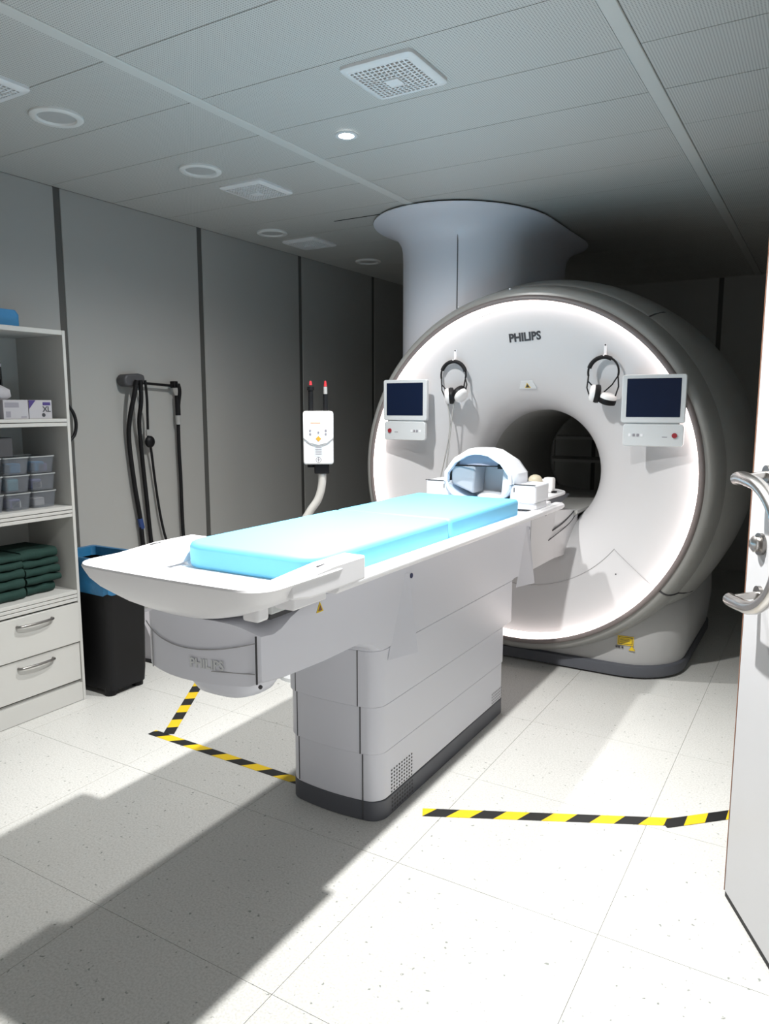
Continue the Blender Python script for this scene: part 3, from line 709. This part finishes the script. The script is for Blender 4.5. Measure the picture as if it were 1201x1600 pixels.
for x, tip in ((-.036, 0), (.040, 1)):
    sy = MB().cyl((x,.136,0),(x,.225 if tip else .255,0), .0135, 14).xf(Mi).build('syringe_tube', M_black, ij, smooth=50)
    if tip: MB().cyl((x,.225,0),(x,.262,0), .010, 12).xf(Mi).build('clear_tip', M_cable, sy, smooth=50)
    else: MB().cyl((x,.244,0),(x,.262,0), .018, 12).xf(Mi).build('collar', M_black, sy, smooth=50)
    MB().cyl((x,.270 if not tip else .264,0),(x,.292,0), .008, 10, .005).xf(Mi).build('red_cap', M_redtip, sy, smooth=50)
MB().box(-.022,.055,-.188,-.136,-.035,.030).xf(Mi).build('mount_block', M_black, ij, bevel=.005)
MB().cyl((-.04,-.155,0),(-.04,-.137,0), .018, 12).xf(Mi).build('cable_gland', M_black, ij)
pole = spline([I(.018,0,1.115), I(.016,0,1.04), I(-.006,0,.965), I(-.05,0,.90), I(-.085,0,.83), I(-.10,0,.70), I(-.10,0,.40), I(-.10,0,.05)], 6)
MB().tube(pole, .021, 14).build('pole', M_pole, ij, smooth=60)
q = I(-.10,0,0)
MB().loft([[(q.x+r*math.cos(2*math.pi*k/32), q.y+r*math.sin(2*math.pi*k/32), z) for k in range(32)] for r, z in ((.13,0),(.13,.02),(.11,.04),(.03,.06))]).build('pole_base', M_lgrey, ij, smooth=40)

# ================================================================== cable hanger on the left wall
def wallp(y, z, off=.03): return (XW+off, y, z)
hg = thing('cable_hanger', (XW, 3.02, 1.55), 'dark grey wall hanger with a long side arm', 'hanger')
MB().prism([(2.875,1.585),(2.89,1.567),(2.98,1.560),(3.005,1.58),(3.02,1.605),(3.015,1.632),(2.975,1.640),(2.89,1.632),(2.872,1.61)], 'x', XW+.001, XW+.075).build('hanger_head', M_hang, hg, bevel=.010, seg=3)
MB().cyl((XW+.05,3.0,1.588), (XW+.05,3.27,1.576), .008, 10).build('arm', M_black, hg, smooth=50)
MB().box(XW+.03, XW+.07, 3.245, 3.275, 1.565, 1.605).build('arm_end', M_black, hg, bevel=.004)
MB().box(XW+.072, XW+.080, 2.958, 2.985, 1.545, 1.575).build('tag', M_lgrey, hg)
def hose(label, pts, r, extra=None):
    t = thing('hanging_cable', (XW+.03, pts[-1][0], min(p[1] for p in pts)), label, 'cable', 'cables hung on the wall hanger')
    MB().tube(spline([wallp(y, z, .03 if len(p)==2 else p[2]) for p in pts for y, z in [p[:2]]], 6), r, 8).build('hose', M_rubber, t, smooth=60)
    return t
h1 = hose('thick black hose hanging at the left of the wall hanger', [(2.935,1.60,.10),(2.92,1.50,.085),(2.915,1.38,.05),(2.92,1.25),(2.945,1.0),(2.975,.80),(2.985,.66),(3.0,.60),(3.01,.55)], .013)
MB().cyl(wallp(2.972,.80), wallp(2.985,.74), .016, 10).build('blue_band', mat('band_blue', (.02,.05,.18), .5), h1)
hose('black hose hanging from the middle of the wall hanger', [(2.962,1.60,.10),(2.972,1.48,.085),(2.982,1.36,.05),(3.01,1.15),(3.03,.90),(3.045,.70),(3.06,.55)], .012)
h3 = hose('thin black cord with a round black knob on the wall hanger', [(2.995,1.60,.10),(3.02,1.50,.08),(3.045,1.40,.05),(3.045,1.26,.05),(3.07,1.20,.04),(3.10,1.0),(3.125,.82),(3.15,.70),(3.17,.62),(3.14,.58)], .0075)
MB().sphere(wallp(3.055,1.248,.05), .034, 16, 10, (.6,1,1.05)).build('knob', M_black, h3, smooth=60)
MB().cyl(wallp(3.04,1.32,.05), wallp(3.042,1.285,.05), .010, 10).build('clip', M_cable, h3)
h4 = hose('black hose hanging from the end of the hanger arm', [(3.262,1.585,.085),(3.285,1.54,.07),(3.295,1.42,.04),(3.30,1.20),(3.305,1.0),(3.305,.80),(3.31,.62),(3.315,.52)], .011)
MB().cyl(wallp(3.292,1.40,.04), wallp(3.296,1.345,.038), .018, 12).build('grip', M_cable, h4, smooth=50)
MB().cyl(wallp(3.288,1.52,.044), wallp(3.294,1.40,.04), .016, 12).build('sleeve', M_black, h4, smooth=50)

# ================================================================== shelf cabinet against the left wall
CY0, CY1, CXF, CXB = 1.785, 2.290, -3.11, XW + .004
cb = thing('shelf_cabinet', ((CXF+CXB)/2, (CY0+CY1)/2, 0), 'white open shelf cabinet with two drawers against the left wall', 'cabinet')
for y in (CY0, CY1-.016): MB().box(CXB, CXF, y, y+.016, 0.0, 1.804).build('side_panel', M_cab, cb, bevel=.0015, seg=1)
MB().box(CXB, CXF, CY0+.016, CY1-.016, 1.782, 1.804).build('top_panel', M_cab, cb, bevel=.0015, seg=1)
MB().box(CXB, CXB+.008, CY0+.016, CY1-.016, .1, 1.782).build('back_panel', M_cab, cb)
for z0, z1 in ((1.380,1.396),(1.360,1.377),(.962,.979),(.945,.959),(.926,.942),(.545,.563),(.527,.542),(.508,.524)):
    MB().box(CXB+.008, CXF-.001, CY0+.016, CY1-.016, z0, z1).build('shelf_board', M_cab, cb, bevel=.0015, seg=1)
MB().box(CXB+.008, CXF-.02, CY0+.016, CY1-.016, .0, .10).build('plinth_board', M_cab, cb)
MB().box(CXF-.02, CXF-.001, CY0+.016, CY1-.016, .002, .092).build('kick_board', M_cab, cb, bevel=.001, seg=1)
for z0, z1, pr_ in ((.305,.500,.006),(.110,.300,-.004)):
    d = MB().box(CXF-.018, CXF+pr_, CY0+.018, CY1-.018, z0, z1).build('drawer', M_cab, cb, bevel=.002, seg=1)
    zc = z0 + .8*(z1-z0)
    MB().tube(spline([(CXF+pr_,1.945,zc),(CXF+pr_+.022,1.955,zc+.001),(CXF+pr_+.030,2.03,zc+.001),(CXF+pr_+.022,2.112,zc+.001),(CXF+pr_,2.122,zc)],5), .0062, 8).build('handle', M_steeld, d, smooth=60)
    MB().box(CXF-.30, CXF-.02, CY0+.03, CY1-.03, z0+.01, z1-.04).build('drawer_box', M_cab, d)
MB().tube(spline([(CXF-.012,CY1+.001,1.46),(CXF-.012,CY1+.030,1.42),(CXF-.012,CY1+.041,1.37),(CXF-.012,CY1+.030,1.32),(CXF-.012,CY1+.001,1.29)],5), .008, 8).build('side_handle', M_black, cb, smooth=60)

# cabinet contents
tag(MB().loft([[(p[0],p[1],z) for p in rrect(-3.30, 1.99, .10*q, .145*q, .03, 4)] for q, z in ((.97,1.8045),(1,1.82),(1,1.865),(.93,1.885))]).build('folded_blue_cloth', M_cloth, None, smooth=50), 'folded blue cloth on top of the shelf cabinet', 'cloth')
def glove_box(y0, y1, label, kind):
    x0, x1 = -3.24, -3.135; z0, z1 = 1.3965, 1.482
    t = thing('glove_box', ((x0+x1)/2, (y0+y1)/2, z0), label, 'box', 'glove boxes on the upper shelf')
    MB().box(x0, x1, y0, y1, z0, z1).build('carton', M_cardw, t, bevel=.001, seg=1)
    w = y1-y0
    if kind == 2:
        MB().add([(x1+.0008,y0,z1-.001),(x1+.0008,y0+.30*w,z1-.001),(x1+.0008,y0,z1-.042)], [(0,2,1)]).build('corner_print', M_purple, t)
        MB().box(x1, x1+.0008, y0+.60*w, y0+.93*w, z1-.024, z1-.010).build('banner_print', M_purple, t)
        text_mesh('size_print', 'XL', .034, M_print, t, frame((x1+.0009, y0+.76*w, z1-.043), (0,1,0), (0,0,1)), .0002, .0008)
        MB().cyl((x1,y0+.62*w,z0+.017),(x1+.0009,y0+.62*w,z0+.017), .009, 14).build('dot_print', M_print, t)
    elif kind == 1:
        MB().box(x1, x1+.0008, y0+.06*w, y0+.62*w, z1-.034, z1-.012).build('banner_print', M_pgrey, t)
        MB().box(x1, x1+.0008, y0+.10*w, y0+.28*w, z0+.008, z0+.034).build('code_print', M_pgrey, t)
        MB().box(x1, x1+.0008, y0+.70*w, y0+.92*w, z0+.006, z0+.012).build('line_print', M_pgrey, t)
    else: MB().box(x1, x1+.0008, y0+.75*w, y0+.95*w, z1-.03, z1-.015).build('banner_print', M_purple, t)
glove_box(2.098, 2.215, 'white and purple glove box marked XL on the upper shelf', 2)
glove_box(1.975, 2.095, 'plain grey-printed glove box left of the XL box', 1)
glove_box(1.830, 1.950, 'glove box cut by the left picture edge on the upper shelf', 0)
bgs = MB(); rr_ = []
for q, z in ((.8,1.4835),(1,1.50),(.95,1.53),(.6,1.55),(.2,1.556)): rr_.append([(p[0]+.006*math.sin(9*p[1]*30), p[1], z+.004*math.sin(40*p[0])) for p in sup(-3.20, 1.945, .06*q, .10*q, 2.4, 24)])
tag(bgs.loft(rr_).build('white_plastic_bag', M_cardw, None, smooth=60), 'crumpled white bag on the glove boxes', 'bag')
tr = thing('wire_tray', (-3.36, 1.95, 1.3965), 'dark stacked trays at the back of the upper shelf', 'tray')
for k, z in enumerate((1.3965, 1.50, 1.575, 1.60, 1.63)):
    MB().box(-3.45, -3.26, 1.82, 2.06, z, z+(.10 if k == 0 else .018)).build('tray_deck', M_black if k < 4 else M_pgrey, tr, bevel=.002, seg=1)
for y in (1.825, 2.055):
    for x in (-3.445, -3.265): MB().box(x-.004, x+.004, y-.004, y+.004, 1.3965, 1.65).build('tray_post', M_black, tr)
tag(MB().loft([[(p[0],p[1],z) for p in sup(-3.34,1.95,.075*q,.09*q,2.4,24)] for q, z in ((.9,1.6515),(1,1.67),(.8,1.70),(.3,1.725))]).build('white_pouch', M_cardw, None, smooth=60), 'pale folded pouch on the dark stacked trays', 'pouch')
# clear bins
def clear_bin(y0, y1, z0, z1, label, items):
    x0, x1 = -3.36, -3.165
    t = thing('clear_bin', ((x0+x1)/2, (y0+y1)/2, z0), label, 'bin', 'clear bins on the middle shelf')
    yc, xc, hw, hd = (y0+y1)/2, (x0+x1)/2, (y1-y0)/2, (x1-x0)/2
    def rc(q, z, d=0): return [(p[0],p[1],z) for p in rrect(xc, yc, hd*q-d, hw*q-d, .012, 3)]
    MB().loft([rc(.88,z0), rc(.98,z1-.006), rc(.98,z1-.006,.003), rc(.88,z0+.003,.003)]).build('bin_body', M_clear, t, smooth=40)
    MB().loft([rc(.98,z1-.007), rc(1.0,z1-.006), rc(1.0,z1-.001), rc(.96,z1-.001), rc(.96,z1-.007)], False, False).build('bin_rim', M_clrim, t)
    for k in items:
        yy = yc + random.uniform(-.25,.25)*hw*1.2; zz = z0+.005
        MB().box(xc+.0, xc+hd*.62, yy-.42*hw, yy+.42*hw, zz, zz+(z1-z0)*random.uniform(.45,.75)).build('content', M_item[k], t, bevel=.006)
rows = [(.9795, 1.060, 'bottom'), (1.0615, 1.142, 'middle'), (1.1435, 1.224, 'top')]
cols = [(2.110, 2.238, 'rightmost'), (1.978, 2.106, 'centre'), (1.845, 1.974, 'leftmost')]
its = {(0,0):(1,),(0,1):(1,2),(0,2):(2,),(1,0):(2,1),(1,1):(3,),(1,2):(1,2),(2,0):(0,2),(2,1):(0,),(2,2):(1,)}
for i, (z0, z1, rn) in enumerate(rows):
    for j, (y0, y1, cn) in enumerate(cols):
        clear_bin(y0, y1, z0, z1, 'clear plastic bin, %s of the %s row on the middle shelf' % (cn, rn), its[(i,j)])
tag(MB().box(-3.34, -3.17, 1.86, 2.03, 1.2255, 1.315).build('dark_carton', mat('carton_dark', (.05,.05,.055), .6, var=.2), None, bevel=.004), 'dark carton on the top row of clear bins', 'box')
# folded green drapes
def drape(y0, y1, z0, z1, xf_, label):
    xb = -3.44
    poly = []
    n = 10; zc = (z0+z1)/2; r_ = (z1-z0)/2
    rings_ = []
    for y in [y0 + (y1-y0)*k/8 for k in range(9)]:
        w = .004*math.sin(y*70 + z0*90) ; dz = .003*math.sin(y*45+z0*130)
        ring = [(xb, y, z0), (xf_-r_+w, y, z0)]
        for k in range(1, 8): ring.append((xf_-r_+w + r_*math.sin(math.pi*k/8), y, zc - r_*math.cos(math.pi*k/8) + dz*(k>4)))
        ring += [(xf_-r_+w, y, z1+dz), (xb, y, z1)]
        rings_.append(ring)
    return tag(MB().loft(rings_).build('folded_drape', M_green, None, smooth=50), label, 'cloth', 'folded green drapes on the lower shelf')
nm = ['lowest', 'second from below', 'third from below', 'second from above', 'topmost']
z = .5635
for k, (hh, xo, e) in enumerate(((.052,-3.19,-.01),(.036,-3.175,.018),(.040,-3.18,.012),(.034,-3.185,.012),(.048,-3.19,.008))):
    drape(2.065-.004*k, 2.225+e, z, z+hh-.002, xo, 'folded dark green drape, %s in the right stack on the lower shelf' % nm[k]); z += hh + .0015
z = .5635
for k, hh in enumerate((.050,.045,.042,.036,.03)):
    drape(1.815, 2.045, z, z+hh-.002, -3.165-.004*k, 'folded dark green drape, %s in the left stack on the lower shelf' % nm[k]); z += hh + .0015

# ================================================================== waste bin with a blue liner, item on the floor behind
wb_ = thing('waste_bin', (-3.19, 2.475, 0), 'tall black waste bin with a blue liner beside the cabinet', 'waste bin')
def rb(q, z, r_=.03, g=0): return [(p[0],p[1],z) for p in rrect(-3.19, 2.475, .205*q+g, .125*q+g, r_, 5)]
MB().loft([rb(.90,.03), rb(.93,.10), rb(1.0,.68), rb(1.03,.69), rb(1.03,.705), rb(.97,.705), rb(.88,.06)]).build('bin_body', M_black, wb_, smooth=35)
for sx_ in (-1,1):
    for sy_ in (-1,1): MB().cyl((-3.19+sx_*.14,2.475+sy_*.085,0), (-3.19+sx_*.14,2.475+sy_*.085,.045), .03, 12).build('foot', M_black, wb_)
lin = []
for q, z, g in ((1.0,.535,.012),(1.0,.55,.016),(1.0,.60,.013),(1.0,.66,.014),(1.03,.695,.010),(1.03,.708,.004),(.96,.706,-.004),(.92,.66,-.004)):
    ring = rb(q, z, .03, g); lin.append([(p[0]+.004*math.sin(i*1.7+z*30), p[1]+.004*math.cos(i*2.3+z*20), p[2]+(.006*math.sin(i*1.3) if z < .57 else 0)) for i, p in enumerate(ring)])
MB().loft(lin, False, False).build('liner', M_bag, wb_, smooth=60)
ctn = thing('floor_carton', (-3.30, 2.95, 0), 'small black and white printed carton on the floor behind the waste bin', 'carton')
MB().add([(-3.42,2.83,.004),(-3.20,2.86,.004),(-3.20,3.00,.004),(-3.42,3.00,.004),(-3.40,2.84,.27),(-3.34,2.85,.27),(-3.34,2.97,.27),(-3.40,2.97,.27)], [(3,2,1,0),(4,5,6,7),(0,1,5,4),(1,2,6,5),(2,3,7,6),(3,0,4,7)]).build('carton_body', M_cardw, ctn, bevel=.003)
MB().box(-3.43, -3.18, 2.82, 3.01, 0, .0095).build('carton_base', M_black, ctn)
MB().add([(-3.2455,2.856,.10),(-3.2455,2.93,.10),(-3.265,2.93,.135),(-3.265,2.856,.135)], [(0,1,2,3)]).build('carton_print', M_print, ctn, thick=.006)
MB().add([(-3.222,2.87,.05),(-3.222,2.99,.06),(-3.233,2.99,.085),(-3.233,2.87,.07)], [(0,1,2,3)]).build('carton_print', M_print, ctn, thick=.006)

# ================================================================== hazard tape on the floor
def tape(a, b, w, z, label, off=0.0, flip=1):
    a, b = Vector((*a, 0)), Vector((*b, 0)); d = (b-a).normalized(); n = Vector((-d.y, d.x, 0)); Ln = (b-a).length
    me = bpy.data.meshes.new('hazard_tape'); c = (a+b)/2
    P = [a-n*w/2-c, b-n*w/2-c, b+n*w/2-c, a+n*w/2-c]
    me.from_pydata([(p.x,p.y,0) for p in P] + [(p.x,p.y,.0007) for p in P], [], [(3,2,1,0),(4,5,6,7),(0,1,5,4),(1,2,6,5),(2,3,7,6),(3,0,4,7)])
    uvl = me.uv_layers.new(name='UVMap'); u = [(off,0),(off+Ln,0),(off+Ln,w*flip),(off,w*flip)]
    for p in me.polygons:
        for li in p.loop_indices: uvl.data[li].uv = u[me.loops[li].vertex_index % 4]
    me.materials.append(M_tape)
    o = bpy.data.objects.new('hazard_tape', me); COL.objects.link(o); o.location = (c.x, c.y, z)
    tag(o, label, 'tape', 'yellow and black hazard tapes on the floor')
tape((-2.525,2.187), (-1.665,2.170), .047, .0003, 'black and yellow floor tape running from the left up to the table pedestal', .03, -1)
tape((-2.445,2.21), (-3.02,3.12), .050, .0011, 'black and yellow floor tape running back beside the waste bin', .01, .15)
tape((-1.166,2.220), (-.372,2.62), .052, .0003, 'long black and yellow floor tape between the table pedestal and the door', .0, -1)
tape((-.405,2.585), (-.16,2.82), .052, .0011, 'short black and yellow floor tape piece at the door edge', .02, -1)
